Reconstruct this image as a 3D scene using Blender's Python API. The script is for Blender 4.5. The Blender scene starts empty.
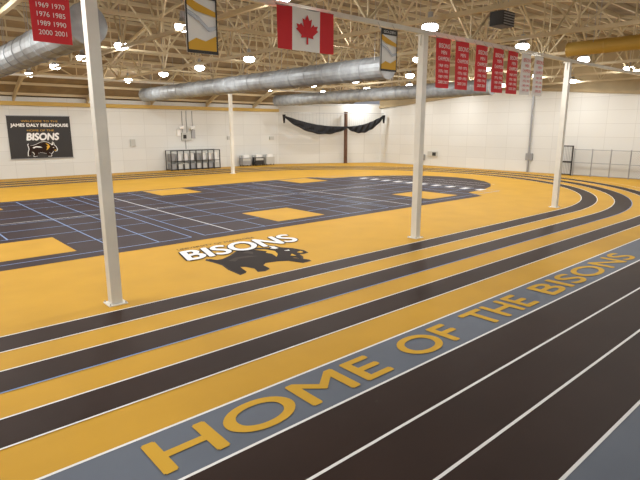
import bpy, math, random
from mathutils import Vector, Matrix
random.seed(4)
S=bpy.context.scene
COL=bpy.context.collection
# ---------------------------------------------------------------- materials
def mat(name,col,rough=.6,metal=0,noise=0.0,scale=6.0,bump=0.0,emit=None,estr=0,alpha=None,spec=None):
    m=bpy.data.materials.new(name);m.use_nodes=True
    nt=m.node_tree;b=nt.nodes['Principled BSDF']
    b.inputs['Roughness'].default_value=rough;b.inputs['Metallic'].default_value=metal
    b.inputs['Base Color'].default_value=(*col,1)
    if spec is not None: b.inputs['Specular IOR Level'].default_value=spec
    if noise or bump:
        tc=nt.nodes.new('ShaderNodeTexCoord');n=nt.nodes.new('ShaderNodeTexNoise')
        n.inputs['Scale'].default_value=scale;n.inputs['Detail'].default_value=6
        nt.links.new(tc.outputs['Object'],n.inputs['Vector'])
        if noise:
            r=nt.nodes.new('ShaderNodeValToRGB')
            r.color_ramp.elements[0].position=.3;r.color_ramp.elements[1].position=.7
            r.color_ramp.elements[0].color=(*[c*(1-noise) for c in col],1)
            r.color_ramp.elements[1].color=(*[min(1,c*(1+noise)) for c in col],1)
            nt.links.new(n.outputs['Fac'],r.inputs['Fac']);nt.links.new(r.outputs['Color'],b.inputs['Base Color'])
        if bump:
            bp=nt.nodes.new('ShaderNodeBump');bp.inputs['Strength'].default_value=bump
            nt.links.new(n.outputs['Fac'],bp.inputs['Height']);nt.links.new(bp.outputs['Normal'],b.inputs['Normal'])
    if emit: b.inputs['Emission Color'].default_value=(*emit,1);b.inputs['Emission Strength'].default_value=estr
    if alpha is not None: b.inputs['Alpha'].default_value=alpha
    return m
SP=.06
GOLD=mat('gold_rubber',(.51,.285,.029),.6,noise=.06,scale=.6,spec=.11)
BROWN=mat('brown_rubber',(.030,.017,.013),.5,noise=.10,scale=.8,spec=SP)
COURT=mat('court_brown_rubber',(.038,.025,.028),.5,noise=.10,scale=.5,spec=SP)
GREY=mat('grey_rubber',(.115,.133,.168),.55,noise=.06,scale=.7,spec=.12)
WHITE=mat('line_white',(.75,.75,.75),.5,spec=SP)
LBLUE=mat('line_blue',(.22,.32,.55),.5,spec=SP)
TGOLD=mat('lettering_gold',(.56,.33,.04),.6,spec=SP)
LBLACK=mat('logo_black',(.022,.016,.014),.6,spec=.05)
WALLM=mat('painted_block_wall',(.80,.79,.74),.8,noise=.04,scale=.4)
TAN=mat('tan_cladding',(.38,.30,.18),.8,noise=.1,scale=1)
DECK=mat('roof_deck_wood',(.25,.19,.12),.85,noise=.22,scale=.8)
STEEL=mat('truss_paint_beige',(.55,.46,.30),.6)
POST=mat('post_white_paint',(.74,.73,.68),.5,noise=.06,scale=1.5)
YEL=mat('yellow_paint',(.52,.34,.07),.5)
DUCT=mat('duct_galvanised',(.30,.32,.34),.5,metal=.25,noise=.25,scale=2.0,bump=.3)
DARK=mat('dark_paint',(.02,.018,.018),.5)
BLACKNET=mat('net_black',(.015,.015,.018),.9,noise=.3,scale=8,bump=.8)
RED=mat('banner_red',(.62,.02,.03),.7)
FWHITE=mat('cloth_white',(.85,.85,.84),.7)
BGOLD=mat('banner_gold',(.70,.40,.04),.7)
WOOD=mat('brown_column',(.13,.065,.04),.7,noise=.2,scale=3)
METG=mat('grey_steel',(.35,.36,.38),.4,metal=.6)
LGREY=mat('light_grey_panel',(.5,.5,.47),.6)
LAMP=mat('lamp_lens',(1,1,1),.5,emit=(1,.98,.93),estr=24)
# block wall joints
def blockwall(m):
    nt=m.node_tree;b=nt.nodes['Principled BSDF']
    tc=nt.nodes.new('ShaderNodeTexCoord');sep=nt.nodes.new('ShaderNodeSeparateXYZ')
    nt.links.new(tc.outputs['Object'],sep.inputs[0])
    add=nt.nodes.new('ShaderNodeMath');add.operation='ADD'
    nt.links.new(sep.outputs['X'],add.inputs[0]);nt.links.new(sep.outputs['Y'],add.inputs[1])
    cb=nt.nodes.new('ShaderNodeCombineXYZ')
    nt.links.new(add.outputs[0],cb.inputs['X']);nt.links.new(sep.outputs['Z'],cb.inputs['Y'])
    br=nt.nodes.new('ShaderNodeTexBrick');br.inputs['Scale'].default_value=1
    br.inputs['Brick Width'].default_value=2.4;br.inputs['Row Height'].default_value=1.2;br.inputs['Mortar Size'].default_value=.015
    br.offset=0
    br.inputs['Color1'].default_value=(.70,.705,.685,1);br.inputs['Color2'].default_value=(.66,.665,.645,1);br.inputs['Mortar'].default_value=(.56,.56,.54,1)
    nt.links.new(cb.outputs[0],br.inputs['Vector']);nt.links.new(br.outputs['Color'],b.inputs['Base Color'])
blockwall(WALLM)
# ---------------------------------------------------------------- mesh builder
_txt={}
def textgeo(body):
    if body in _txt: return _txt[body]
    cu=bpy.data.curves.new('t','FONT');cu.body=body
    ob=bpy.data.objects.new('t',cu);COL.objects.link(ob)
    bpy.context.view_layer.update()
    dg=bpy.context.evaluated_depsgraph_get();me=bpy.data.meshes.new_from_object(ob.evaluated_get(dg))
    vs=[v.co.copy() for v in me.vertices];fs=[tuple(p.vertices) for p in me.polygons]
    bpy.data.objects.remove(ob)
    x0=min(v.x for v in vs);x1=max(v.x for v in vs);y0=min(v.y for v in vs);y1=max(v.y for v in vs)
    vs=[((v.x-x0)/(x1-x0),(v.y-y0)/(y1-y0)) for v in vs]
    _txt[body]=(vs,fs);return _txt[body]
class MB:
    def __init__(s): s.v=[];s.f=[];s.m=[];s.mats=[]
    def mi(s,m):
        if m not in s.mats: s.mats.append(m)
        return s.mats.index(m)
    def add(s,vs,fs,m):
        b=len(s.v);s.v+= [tuple(v) for v in vs];i=s.mi(m)
        for f in fs: s.f.append(tuple(b+k for k in f));s.m.append(i)
    def poly(s,pts,m): s.add(pts,[tuple(range(len(pts)))],m)
    def flat(s,pts,z,m): s.poly([(a,b,z) for a,b in pts],m)
    def rect(s,x0,x1,y0,y1,z,m): s.flat([(x0,y0),(x1,y0),(x1,y1),(x0,y1)],z,m)
    def box(s,x0,x1,y0,y1,z0,z1,m):
        vs=[(x,y,z) for z in (z0,z1) for x,y in ((x0,y0),(x1,y0),(x1,y1),(x0,y1))]
        s.add(vs,[(3,2,1,0),(4,5,6,7),(0,1,5,4),(1,2,6,5),(2,3,7,6),(3,0,4,7)],m)
    def beam(s,p,q,w,h,m):
        p=Vector(p);q=Vector(q);d=(q-p)
        if d.length<1e-5:return
        d.normalize();up=Vector((0,0,1)) if abs(d.z)<.95 else Vector((1,0,0))
        a=d.cross(up).normalized();b=a.cross(d).normalized();a*=w/2;b*=h/2
        vs=[p-a-b,p+a-b,p+a+b,p-a+b,q-a-b,q+a-b,q+a+b,q-a+b]
        s.add(vs,[(0,1,2,3),(7,6,5,4),(0,4,5,1),(1,5,6,2),(2,6,7,3),(3,7,4,0)],m)
    def tube(s,pts,r,m,n=12,cap=True):
        P=[Vector(p) for p in pts];rr=r if isinstance(r,list) else [r]*len(P);vs=[]
        for i,c in enumerate(P):
            d=(P[min(i+1,len(P)-1)]-P[max(i-1,0)]).normalized()
            up=Vector((0,0,1)) if abs(d.z)<.95 else Vector((1,0,0))
            a=d.cross(up).normalized();b=a.cross(d).normalized()
            for k in range(n):
                t=2*math.pi*k/n;vs.append(c+a*math.cos(t)*rr[i]+b*math.sin(t)*rr[i])
        fs=[]
        for i in range(len(P)-1):
            for k in range(n): fs.append((i*n+k,i*n+(k+1)%n,(i+1)*n+(k+1)%n,(i+1)*n+k))
        if cap: fs.append(tuple(range(n)));fs.append(tuple((len(P)-1)*n+k for k in range(n)))
        s.add(vs,fs,m)
    def text(s,body,o,ux,uy,m,bold=0,nrm=(0,0,.0004)):
        vs,fs=textgeo(body);o=Vector(o);ux=Vector(ux);uy=Vector(uy);N=Vector(nrm)
        offs=[(0,0)] if not bold else [(0,0),(bold,0),(-bold,0),(0,bold),(0,-bold)]
        ex=ux.normalized();ey=uy.normalized()
        for k,(dx,dy) in enumerate(offs):
            s.add([o+ux*a+uy*b+ex*dx+ey*dy+N*k for a,b in vs],fs,m)
    def obj(s,name,parent=None,smooth=False):
        me=bpy.data.meshes.new(name);me.from_pydata(s.v,[],s.f)
        for m in s.mats: me.materials.append(m)
        for p,i in zip(me.polygons,s.m): p.material_index=i;p.use_smooth=smooth
        me.update();o=bpy.data.objects.new(name,me);COL.objects.link(o)
        if parent: o.parent=parent
        return o
# ---------------------------------------------------------------- dimensions
U0,U1=-45.0,51.0      # building length
S0,S1=-3.0,52.3       # building width
CS=28.6;RI=16.3;UC=28.2;UL=-21.0
def roof(s):
    w=24.3 if s>28.5 else 32.0
    return 12.6-5.6*((s-28.5)/w)**2
# ---------------------------------------------------------------- floor
b=MB();b.box(U0-.3,U1+.3,S0-.3,S1+.3,-.3,0,GOLD);b.obj('floor')
def oval(r,n=48):
    pts=[]
    for i in range(n+1):
        t=-math.pi/2+math.pi*i/n;pts.append((UC+r*math.cos(t),CS+r*math.sin(t)))
    for i in range(n+1):
        t=math.pi/2+math.pi*i/n;pts.append((UL+r*math.cos(t),CS+r*math.sin(t)))
    return pts
def ring(b,d0,d1,z,m):
    a=oval(RI+d0);c=oval(RI+d1);n=len(a)
    b.add([(x,y,z) for x,y in a]+[(x,y,z) for x,y in c],[(i,(i+1)%n,n+(i+1)%n,n+i) for i in range(n)],m)
b=MB()
for d0,d1 in ((0,.90),(1.84,2.76),(3.68,4.55)): ring(b,d0,d1,.005,BROWN)
for d,m in ((0,WHITE),(.90,WHITE),(1.84,WHITE),(2.76,LBLUE),(3.68,WHITE),(4.55,WHITE),(5.61,WHITE)): ring(b,d-.020,d+.020,.010,m)
b.obj('oval_track_lanes')
b=MB();a0,a1=U0+.03,U1-.03
b.rect(a0,a1,5.48,6.69,.015,GREY)
b.rect(a0,a1,2.27,5.48,.015,BROWN)
b.rect(a0,a1,S0+.03,2.27,.015,GREY)
for s in (6.69,5.48,4.40,3.33,2.27): b.rect(a0,a1,s-.025,s+.025,.020,WHITE)
z=.025
for wd,a,c in (('HOME',2.37,6.85),('OF',7.6,9.37),('THE',10.1,12.55),('BISONS',13.4,19.75)):
    b.text(wd,(a,5.70,z),(c-a,0,0),(0,.78,0),TGOLD,bold=.024)
b.obj('sprint_lanes')
# court
b=MB()
pts=[(-32,18.3),(30.5,18.3)]
for i in range(13):
    t=-math.pi/2+math.pi*i/12;pts.append((31.5+9*math.cos(t),27+7.0*math.sin(t)))
pts+=[(30.5,36),(-32,36)]
b.flat(pts,.005,COURT)
for u in (-21.8,-9.8,2.4,14.6,26.6):
    for s in (19.6,32.5):
        b.rect(u,u+3.0,s,s+3.2,.009,GOLD)
    c=u+1.5
    for s in (19.0,21.1,23.4,25.2,27.1,29.0,31.8,33.9,35.4):
        w_=1.6
        if s in(21.1,33.9):
            b.rect(c-5.8,c-w_,s-.03,s+.03,.014,LBLUE);b.rect(c+w_,c+5.8,s-.03,s+.03,.014,LBLUE)
        else: b.rect(c-5.8,c+5.8,s-.03,s+.03,.014,LBLUE)
    for d in (-5.8,-4.4,-2.7,0,2.7,4.4,5.8): b.rect(c+d-.03,c+d+.03,19.0 if abs(d)>1 else 23.4,35.4 if abs(d)>1 else 31.8,.016,LBLUE)
    b.rect(c-5.8,c+5.8,27.4,27.46,.018,WHITE);b.rect(c-4.42,c-4.36,19,35.4,.018,WHITE)
for s in (20,21.3,22.6,23.9,25.2,26.5,27.8,29.1,30.4,31.7): b.rect(33.0,33.9,s,s+.5,.02,WHITE)
for u in (34.5,36,37.5): b.rect(u,u+.06,21.5,32.5,.02,WHITE)
b.obj('infield_courts')
# logo
b=MB()
def lg(pts,z,m,o=(8.25,12.9),sx=3.4,sy=2.85): b.flat([(o[0]+x*sx,o[1]+y*sy) for x,y in pts],z,m)
sil=[(.02,.80),(.06,.86),(.10,.74),(.18,.74),(.30,.82),(.45,.96),(.58,1.0),(.70,.94),(.78,.84),(.82,.86),(.84,.98),(.90,.88),(.90,.77),(.97,.64),(1.0,.46),(.97,.33),(.90,.31),(.86,.34),(.82,.22),(.76,.13),(.74,.24),(.71,.26),(.79,.07),(.77,.0),(.66,.0),(.61,.18),(.52,.24),(.40,.27),(.33,.20),(.31,.04),(.23,.0),(.17,.03),(.21,.16),(.18,.28),(.13,.32),(.08,.08),(.0,.05),(.01,.30),(.05,.50),(.04,.66)]
lg([(.5+(x-.5)*1.05,.5+(y-.5)*1.07) for x,y in sil],.004,BROWN)
lg(sil,.008,LBLACK)
D_MANE=[(.62,.90),(.72,.82),(.76,.66),(.70,.50),(.62,.40),(.66,.56),(.64,.66),(.69,.72)]
D_FLANK=[(.16,.62),(.28,.70),(.42,.68),(.50,.58),(.40,.60),(.28,.62),(.20,.54)]
D_HORN=[(.79,.82),(.83,.84),(.845,.95),(.885,.87),(.87,.76),(.82,.75)]
D_EYE=[(.84,.60),(.91,.60),(.89,.55)]
D_NOSE=[(.90,.42),(.97,.45),(.96,.37),(.91,.36)]
lg(D_MANE,.012,TGOLD);lg(D_FLANK,.012,BROWN);lg(D_HORN,.012,WHITE);lg(D_EYE,.012,WHITE);lg(D_NOSE,.012,TGOLD)
lg([(.44,.84),(.54,.90),(.56,.80),(.50,.70),(.48,.78)],.012,BROWN)
lg([(.76,.34),(.82,.40),(.80,.28)],.012,TGOLD)
b.text('BISONS',(7.8,15.55,.018),(4.8,0,0),(.35,1.35,0),LBLACK,bold=.10)
b.text('BISONS',(7.8,15.55,.024),(4.8,0,0),(.35,1.35,0),WHITE,bold=.045)
b.text('UNIVERSITY OF MANITOBA',(8.2,17.2,.010),(3.4,0,0),(.05,.22,0),BROWN)
b.obj('bison_floor_logo')
# ---------------------------------------------------------------- walls
def white_top(s): return 8.4-1.9*abs(s-28.5)/24
b=MB()
b.box(U0-.3,39.2,S1,S1+.3,0,7.1,WALLM);b.obj('wall_left')
b=MB()
b.box(U0,39.2,S1-.22,S1-.0,6.35,6.7,YEL);b.obj('trim_left')
b=MB()
b.add([(39.2,S1,0),(U1,45.9,0),(U1,45.9,7.1),(39.2,S1,7.1),(39.4,S1+.3,0),(U1+.3,46.1,0),(U1+.3,46.1,7.4),(39.4,S1+.3,7.4)],
 [(0,1,2,3),(7,6,5,4),(3,2,6,7)],WALLM);b.obj('wall_corner')
b=MB()
n=28;ss=[S0+(46.2-S0)*i/n for i in range(n+1)]
for i in range(n):
    a,c=ss[i],ss[i+1]
    b.poly([(U1,a,0),(U1,c,0),(U1,c,white_top(c)),(U1,a,white_top(a))],WALLM)
    b.poly([(U1-.02,a,white_top(a)),(U1-.02,c,white_top(c)),(U1-.02,c,roof(c)+.3),(U1-.02,a,roof(a)+.3)],TAN)
    b.beam((U1-.15,a,white_top(a)),(U1-.15,c,white_top(c)),.25,.3,TAN)
b.obj('wall_far')
b=MB();b.box(U0-.3,U1+.3,S0-.3,S0,0,8.2,WALLM);b.obj('wall_right')
b=MB();b.box(U0-.3,U0,S0-.3,S1+.3,0,12.9,WALLM);b.obj('wall_near')
# roof deck
b=MB();n=26;ss=[S0-.3+(S1-S0+.6)*i/n for i in range(n+1)]
for i in range(n):
    a,c=ss[i],ss[i+1]
    b.add([(U0-.3,a,roof(a)),(U1+.3,a,roof(a)),(U1+.3,c,roof(c)),(U0-.3,c,roof(c)),(U0-.3,a,roof(a)+.25),(U1+.3,a,roof(a)+.25),(U1+.3,c,roof(c)+.25),(U0-.3,c,roof(c)+.25)],[(0,1,2,3),(7,6,5,4)],DECK)
b.obj('ceiling')
# purlins
b=MB();s=S0+.6
while s<S1:
    b.beam((U0+.1,s,roof(s)-.12),(U1-.1,s,roof(s)-.12),.10,.22,STEEL);s+=1.75
b.obj('roof_purlins')
# trusses across
trs=[-39.2,-33,-26.8,-20.6,-14.4,-8.2,-2.0,4.36,10.5,16.6,22.9,29.2,35.4,41.6,47.8]
ZB=8.35
for u in trs:
    b=MB();N=26;xs=[S0+.2+(S1-S0-.4)*i/N for i in range(N+1)]
    bot=lambda s:min(ZB,roof(s)-.55)
    for i in range(N):
        a,c=xs[i],xs[i+1]
        b.beam((u,a,roof(a)-.3),(u,c,roof(c)-.3),.15,.15,STEEL)
        b.beam((u,a,bot(a)),(u,c,bot(c)),.15,.15,STEEL)
        if i%2==0: b.beam((u,a,bot(a)),(u,c,roof(c)-.3),.08,.08,STEEL)
        else: b.beam((u,a,roof(a)-.3),(u,c,bot(c)),.08,.08,STEEL)
        if i%2==1: b.beam((u,c,bot(c)),(u,c,roof(c)-.3),.06,.06,STEEL)
    b.obj('roof_truss')
# longitudinal girders & bracing
def girder(sv,zb,name,w=.2):
    b=MB();zt=roof(sv)-.35
    b.beam((U0+.1,sv,zb),(U1-.4,sv,zb),w,w,STEEL if w<.15 else POST);b.beam((U0+.1,sv,zt),(U1-.4,sv,zt),.14,.14,STEEL)
    for i in range(len(trs)-1):
        a,c=trs[i],trs[i+1];m=(a+c)/2
        b.beam((a,sv,zt),(m,sv,zb),.08,.08,STEEL);b.beam((m,sv,zb),(c,sv,zt),.08,.08,STEEL)
        b.beam((m,sv,zb),(m,sv,zt),.06,.06,STEEL)
    b.obj(name)
girder(12.9,7.95,'post_row_girder',.16);girder(44.3,8.25,'post_row_girder',.16)
for sv in (6.5,20.0,28.5,36.5): girder(sv,8.5,'roof_bracing',.1)
# ---------------------------------------------------------------- posts
def post(u,s,top,w=.27,m=POST,name='support_post'):
    b=MB();h=w/2
    b.box(u-h,u+h,s-h,s+h,0,top,m)
    b.box(u-h-.10,u+h+.10,s-h-.10,s+h+.10,0,.025,m)
    b.box(u-h-.07,u+h+.07,s-h-.07,s+h+.07,top-.04,top,m)
    for dx in(-1,1):
        for dy in(-1,1):
            b.tube([(u+dx*(h+.06),s+dy*(h+.06),.02),(u+dx*(h+.06),s+dy*(h+.06),.07)],.015,METG,8)
    b.box(u-h-.06,u+h+.06,s-.02,s+.02,top-.4,top-.04,m)
    return b.obj(name)
for u in (-32.6,-20.3,-8,4.36,16.6,29.2): post(u,12.9,7.86)
for u in (-20.3,-8,27.3): post(u,44.0,8.15)
post(46.4,47.7,6.4,.32,WOOD,'brown_corner_post')
# ---------------------------------------------------------------- ducts
def duct(u,z,s0,s1,r,name='ventilation_duct',m=DUCT):
    b=MB();P=[];R=[];n=int((s1-s0)/1.5)
    for i in range(n+1):
        s=s0+(s1-s0)*i/n;P+=[(u,s-.03,z),(u,s,z),(u,s+.03,z)] ;R+=[r,r*1.05,r]
    b.tube(P,R,m,20)
    for i in range(0,n,3):
        s=s0+(s1-s0)*i/n+.5
        for d in(-r*.8,r*.8): b.beam((u+d,s,z+r*.5),(u+d,s,roof(s)-.2),.02,.02,METG)
    b.obj(name,smooth=False)
duct(5.8,7.55,17.5,43,.6);duct(21.2,7.5,18.7,49.5,.6);duct(37,7.5,22,49.5,.6)
duct(27,8.2,5.0,12.0,.33,'yellow_duct',YEL)
# ---------------------------------------------------------------- lamps
for iu,u in enumerate((-30,-20,-12,-4.5,3,10.6,18.3,26,33.5,41,47.5)):
    for js,s in enumerate((5.5,13.9,20.5,27.2,33.3,39,46)):
        z=min(8.6,roof(s)-.8)
        b=MB()
        b.tube([(u,s,z+.45),(u,s,z+.2),(u,s,z+.12)],[.10,.12,.14],METG,14)
        b.tube([(u,s,z+.14),(u,s,z+.05),(u,s,z-.10)],[.12,.22,.30],METG,18,cap=False)
        b.tube([(u,s,z-.04),(u,s,z-.11),(u,s,z-.24),(u,s,z-.32)],[.29,.34,.30,.14],LAMP,18)
        b.tube([(u,s,z+.45),(u,s,roof(s)-.2)],.012,METG,6)
        b.obj('high_bay_light')
        if u>-25:
            l=bpy.data.lights.new('bulb_and_fill','AREA');l.shape='DISK';l.size=.5;l.energy=170;l.color=(1,.99,.96)
            lo=bpy.data.objects.new('bulb_and_fill',l);COL.objects.link(lo);lo.location=(u,s,z-.36)
            if (iu+js)%2==0:
                l=bpy.data.lights.new('bulb_and_fill','POINT');l.shadow_soft_size=.2;l.energy=180;l.color=(1,.98,.94)  # added fill under alternate fixtures, brightens ceiling and trusses; not a separate bulb
                lo=bpy.data.objects.new('bulb_and_fill',l);COL.objects.link(lo);lo.location=(u,s,z-.58)
# ---------------------------------------------------------------- banners & flags
SB=12.66
def wav(u,z,amp=.03): return SB-.02+amp*math.sin(u*5+z*1.3)
def cloth(b,u0,u1,z0,z1,m,n=10,k=8,amp=.03,dy=0):
    vs=[];fs=[]
    for j in range(k+1):
        for i in range(n+1):
            u=u0+(u1-u0)*i/n;zz=z0+(z1-z0)*j/k;vs.append((u,wav(u,zz,amp)+dy,zz))
    for j in range(k):
        for i in range(n): a=j*(n+1)+i;fs.append((a,a+1,a+n+2,a+n+1))
    b.add(vs,fs,m)
def hang(b,u0,u1,z1):
    b.tube([(u0-.03,SB,z1),(u1+.03,SB,z1)],.018,METG,8)
    for u in(u0+.05,u1-.05): b.beam((u,SB,z1),(u,12.81,7.97),.01,.01,METG)
def wtext(b,body,u0,u1,z0,h,m): b.text(body,(u0,SB-.07,z0),(u1-u0,0,0),(0,0,h),m)
def champ(u0,u1,z0,z1,base,ink,name='championship_banner'):
    b=MB();cloth(b,u0,u1,z0,z1,base);hang(b,u0,u1,z1);w=u1-u0;H=z1-z0
    wtext(b,'BISONS',u0+.1*w,u1-.1*w,z1-.20*H,.09*H,ink)
    wtext(b,'MEN',u0+.3*w,u1-.3*w,z1-.32*H,.07*H,ink)
    wtext(b,'CHAMPIONS',u0+.08*w,u1-.08*w,z1-.45*H,.08*H,ink)
    for i,y in enumerate(('1969 1970','1976 1985','1989 1990','2000 2001')): wtext(b,y,u0+.15*w,u1-.15*w,z1-(.58+.11*i)*H,.06*H,ink)
    b.obj(name)
champ(3.05,3.85,6.2,7.85,RED,FWHITE)
for a in (17.1,18.4,19.85,21.2): champ(a,a+.88,5.95,7.8,RED,FWHITE)
champ(22.45,23.35,5.95,7.8,RED,FWHITE)
champ(23.7,24.6,5.95,7.8,FWHITE,RED);champ(24.95,25.85,5.95,7.8,FWHITE,RED)
def gym(u0,u1,z0,z1):
    b=MB();cloth(b,u0,u1,z0,z1,FWHITE,amp=.01);hang(b,u0,u1,z1);w=u1-u0;H=z1-z0
    y=SB-.06
    def P(pts,m,dy=0): b.poly([(u0+a*w,y-dy,z0+c*H) for a,c in pts],m)
    P([(0,.86),(1,.86),(1,1),(0,1)],DARK);P([(0,0),(1,0),(1,.05),(0,.05)],DARK)
    P([(0,0),(.05,0),(.05,1),(0,1)],DARK,.002);P([(.95,0),(1,0),(1,1),(.95,1)],DARK,.002)
    P([(.05,.05),(.95,.05),(.95,.30),(.6,.20),(.3,.24),(.05,.16)],BGOLD)
    P([(.05,.74),(.3,.66),(.95,.60),(.95,.68),(.4,.78),(.05,.86)],BGOLD)
    P([(.05,.60),(.35,.52),(.7,.36),(.95,.40),(.95,.46),(.7,.43),(.4,.58),(.05,.68)],METG)
    b.text('GOLDEN',(u0+.15*w,y-.01,z0+.90*H),(.7*w,0,0),(0,0,.06*H),FWHITE)
    b.obj('sponsor_banner')
gym(6.6,7.5,6.3,7.85);gym(13.9,14.75,6.35,7.75)
# Canadian flag
b=MB();a0,a1,z0,z1=9.5,11.7,6.68,7.88
w=a1-a0
cloth(b,a0,a0+w*.25,z0,z1,RED,amp=.02);cloth(b,a0+w*.25,a0+w*.75,z0,z1,FWHITE,amp=.02);cloth(b,a0+w*.75,a1,z0,z1,RED,amp=.02);hang(b,a0,a1,z1)
half=[(0,1.0),(.14,.74),(.30,.82),(.22,.42),(.40,.60),(.46,.50),(.68,.54),(.60,.36),(.70,.30),(.36,.04),(.40,-.08),(.05,-.04),(.06,-.36)]
leaf=half+[(-x,y) for x,y in reversed(half[1:])]
b.poly([((a0+a1)/2+x*.62,SB-.06,(z0+z1)/2-.18+y*.62) for x,y in leaf],RED)
b.obj('canadian_flag')
# ---------------------------------------------------------------- wall sign
b=MB();y=S1-.08
b.box(9.8,14.95,y,S1-.01,1.75,5.45,DARK)
b.beam((9.75,y-.01,5.48),(15.0,y-.01,5.48),.06,.06,METG);b.beam((9.75,y-.01,1.72),(15.0,y-.01,1.72),.06,.06,METG)
y-=.01;NB=(0,-.0004,0)
b.text('WELCOME TO THE',(10.9,y,4.93),(3.0,0,0),(0,0,.16),BGOLD)
b.text('JAMES DALY FIELDHOUSE',(10.05,y,4.45),(4.7,0,0),(0,0,.34),FWHITE,bold=.02,nrm=NB)
b.text('HOME OF THE',(11.3,y,4.12),(2.2,0,0),(0,0,.16),BGOLD)
b.text('BISONS',(11.2,y,3.35),(2.6,0,0),(.1,.0,.60),FWHITE,bold=.04,nrm=NB)
def ws(pts,dy,m,k=1.0): b.poly([(11.2+(.5+(x-.5)*k)*2.4,y-dy,1.9+(.5+(q-.5)*k)*1.3) for x,q in pts],m)
ws(sil,.0,FWHITE,1.06);ws(sil,.005,BROWN)
for d_,m_ in ((D_MANE,BGOLD),(D_FLANK,FWHITE),(D_HORN,FWHITE),(D_EYE,FWHITE),(D_NOSE,BGOLD)): ws(d_,.01,m_)
b.obj('fieldhouse_wall_sign')
# ---------------------------------------------------------------- storage rack
b=MB();y0,y1=S1-1.3,S1-.1
for i in range(9):
    u=24.2+5.8*i/8
    for y in(y0,y1): b.box(u-.04,u+.04,y-.05,y+.05,0,2.1,DARK)
for z in(.1,2.06):
    for y in(y0,y1): b.beam((24.2,y,z),(30,y,z),.08,.08,DARK)
b.beam((24.2,y0,.95),(30,y0,.95),.05,.05,DARK)
b.box(24.2,30,y1-.1,y1-.05,.1,2.06,LGREY)
for i in range(8):
    u=24.2+5.8*i/8+.1
    b.box(u,u+.52,y0+.1,y1-.15,.12,.70,LGREY if i%3 else METG);b.box(u+.03,u+.5,y0+.3,y1-.15,1.02,1.75,FWHITE if i%4 else METG)
b.obj('storage_rack')
# wall electrical cluster
b=MB();y=S1
b.box(26.1,27.2,y-.25,y-.01,3.1,3.9,LGREY);b.box(26.25,26.6,y-.3,y-.25,3.3,3.7,DARK)
b.box(27.3,27.7,y-.2,y-.01,3.3,4.2,METG);b.box(25.6,26.0,y-.2,y-.01,3.6,4.3,FWHITE)
b.tube([(25.7,y-.5,4.4),(26.2,y-.5,4.5)],.16,FWHITE,10);b.tube([(27.0,y-.5,4.4),(27.5,y-.5,4.5)],.16,FWHITE,10)
b.beam((25.9,y-.5,4.4),(25.9,y-.02,4.2),.06,.06,DARK);b.beam((27.2,y-.5,4.4),(27.2,y-.02,4.2),.06,.06,DARK)
for u in(26.3,26.8,27.5): b.tube([(u,y-.06,3.9),(u,y-.06,6.2)],.035,METG,8)
b.tube([(26.6,y-.06,3.1),(26.6,y-.06,2.2)],.04,METG,8)
b.obj('electrical_box')
# carts
for k,u in enumerate((33.2,35.0,36.6)):
    b=MB()
    b.box(u,u+1.2,S1-1.0,S1-.3,.15,1.0,(METG,DARK,LGREY)[k]);b.box(u+.05,u+1.15,S1-1.02,S1-.98,.65,.9,LGREY)
    for d in(.1,1.1):
        for yy in (S1-.95,S1-.4): b.box(u+d-.04,u+d+.04,yy,yy+.08,0,.15,DARK)
    b.box(u+.2,u+1.0,S1-.9,S1-.4,1.0,1.3,FWHITE)
    b.beam((u-.05,S1-.9,.5),(u-.05,S1-.9,1.2),.04,.04,METG);b.beam((u-.05,S1-.4,.5),(u-.05,S1-.4,1.2),.04,.04,METG);b.beam((u-.05,S1-.9,1.2),(u-.05,S1-.4,1.2),.04,.04,METG)
    b.obj('equipment_cart')
b=MB()
for u,z,w_,h_ in ((20.5,2.6,.5,.7),(31.8,3.1,.4,.4),(37.8,3.0,.6,.4),(18,1.5,.3,.5)):
    b.box(u,u+w_,S1-.14,S1-.01,z,z+h_,LGREY)
b.obj('electrical_panels')
# divider net: gathered crescent of netting hung from a cable
b=MB()
def swag(p,q,z0,z1,sa,sb,ph):
    n=36;k=6;vs=[];fs=[];P=[];R=[]
    for i in range(n+1):
        t=i/n;x=p[0]+(q[0]-p[0])*t;y=p[1]+(q[1]-p[1])*t
        e=math.sin(math.pi*t);zt=z0+(z1-z0)*t-sa*e;zb=z0+(z1-z0)*t-sb*e**.8-.12+.04*math.sin(i*.9+ph)
        for j in range(k+1):
            f_=j/k;w_=.10*math.sin(i*1.1+j*.7+ph)
            vs.append((x+w_*.5,y+w_-.1*math.sin(math.pi*f_),zt+(zb-zt)*f_))
        P.append((x,y,zb));R.append(.06+.08*e)
        if i%2==0: b.beam((x,y,zt),(x,y,6.2),.012,.012,METG)
    for i in range(n):
        for j in range(k): a=i*(k+1)+j;fs.append((a,a+1,a+k+2,a+k+1))
    b.add(vs,fs,BLACKNET);b.tube(P,R,BLACKNET,8)
    b.beam((p[0],p[1],6.2),(q[0],q[1],6.2),.05,.05,METG)
swag((38.6,50.3),(46.2,47.2),5.9,4.6,.4,1.25,0);swag((46.2,47.2),(50.4,44.9),4.6,6.0,.35,1.15,1.4)
for p in((38.6,50.3),(50.4,44.9)): b.tube([(p[0],p[1],6.0),(p[0],p[1],5.0)],[.2,.1],BLACKNET,8)
b.obj('divider_net')
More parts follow.
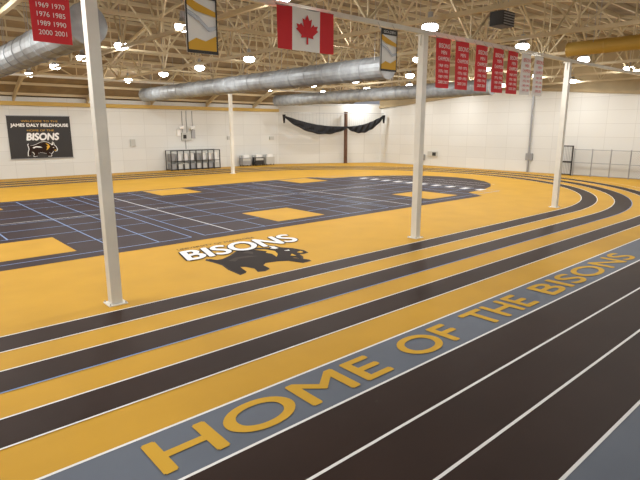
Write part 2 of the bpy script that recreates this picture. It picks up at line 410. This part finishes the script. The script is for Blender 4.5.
# far wall: conduit, fixtures, door, fence
b=MB();b.tube([(50.85,25.6,0),(50.85,25.6,7.9)],.09,METG,10)
b.box(50.8,50.98,25.2,25.9,1.2,1.9,METG);b.obj('wall_conduit')
b=MB();b.box(50.85,50.95,36.8,38.2,1.1,1.7,LGREY);b.box(50.85,50.95,38.6,39.2,.6,1.3,METG);b.box(50.83,50.85,37.0,37.5,1.2,1.6,DARK);b.obj('wall_fixtures')
b=MB();ux=50.2
for i in range(9):
    s=8.0+12.8*i/8;b.tube([(ux,s,0),(ux,s,2.5)],.05,METG,8);b.tube([(ux,s,2.5),(ux,s,2.56)],[.06,.02],METG,8)
for z in(.1,1.25,2.45): b.tube([(ux,8,z),(ux,20.8,z)],.03,METG,8)
i=0
while i*.22<12.8:
    a=8+i*.22
    b.beam((ux,a,.1),(ux,min(a+2.35,20.8),.1+min(2.35,20.8-a)),.008,.008,METG)
    b.beam((ux,a,2.45),(ux,min(a+2.35,20.8),2.45-min(2.35,20.8-a)),.008,.008,METG);i+=1
b.obj('chain_link_fence')
b=MB()
b.box(50.1,50.2,20.9,21.0,0,2.75,DARK);b.box(50.1,50.2,22.1,22.2,0,2.75,DARK);b.box(50.1,50.2,20.9,22.2,2.7,2.8,DARK)
b.box(50.12,50.18,21.0,22.1,.05,.15,DARK)
for i in range(8): b.box(50.13,50.17,21.05+i*.145,21.08+i*.145,.1,2.7,METG)
b.box(50.12,50.18,21.0,22.1,1.2,1.35,DARK);b.obj('fence_gate')
# ceiling unit heaters
for u,s,z in ((20.6,12.0,8.75),):
    b=MB();b.box(u-.45,u+.45,s-.3,s+.3,z-.25,z+.3,DARK)
    for i in range(5): b.box(u-.4,u+.4,s-.33,s-.3,z-.2+i*.10,z-.16+i*.10,METG)
    for d in(-.4,.4): b.beam((u+d,s,z+.3),(u+d,s,roof(s)-.2),.03,.03,METG)
    b.obj('unit_heater')
# ---------------------------------------------------------------- camera, world
f=513.0;p=math.radians(12.3);A=math.radians(48.6)
c=bpy.data.cameras.new('camera');co=bpy.data.objects.new('camera',c);COL.objects.link(co)
co.location=(0,0,4.4);co.rotation_euler=(math.pi/2-p,0,A-math.pi/2);c.sensor_width=36;c.lens=36*f/640;c.clip_end=300
S.camera=co
w=bpy.data.worlds.new('world');S.world=w;w.use_nodes=True
w.node_tree.nodes['Background'].inputs[0].default_value=(.9,.92,1,1);w.node_tree.nodes['Background'].inputs[1].default_value=.3
S.view_settings.view_transform='Standard'
S.view_settings.exposure=0
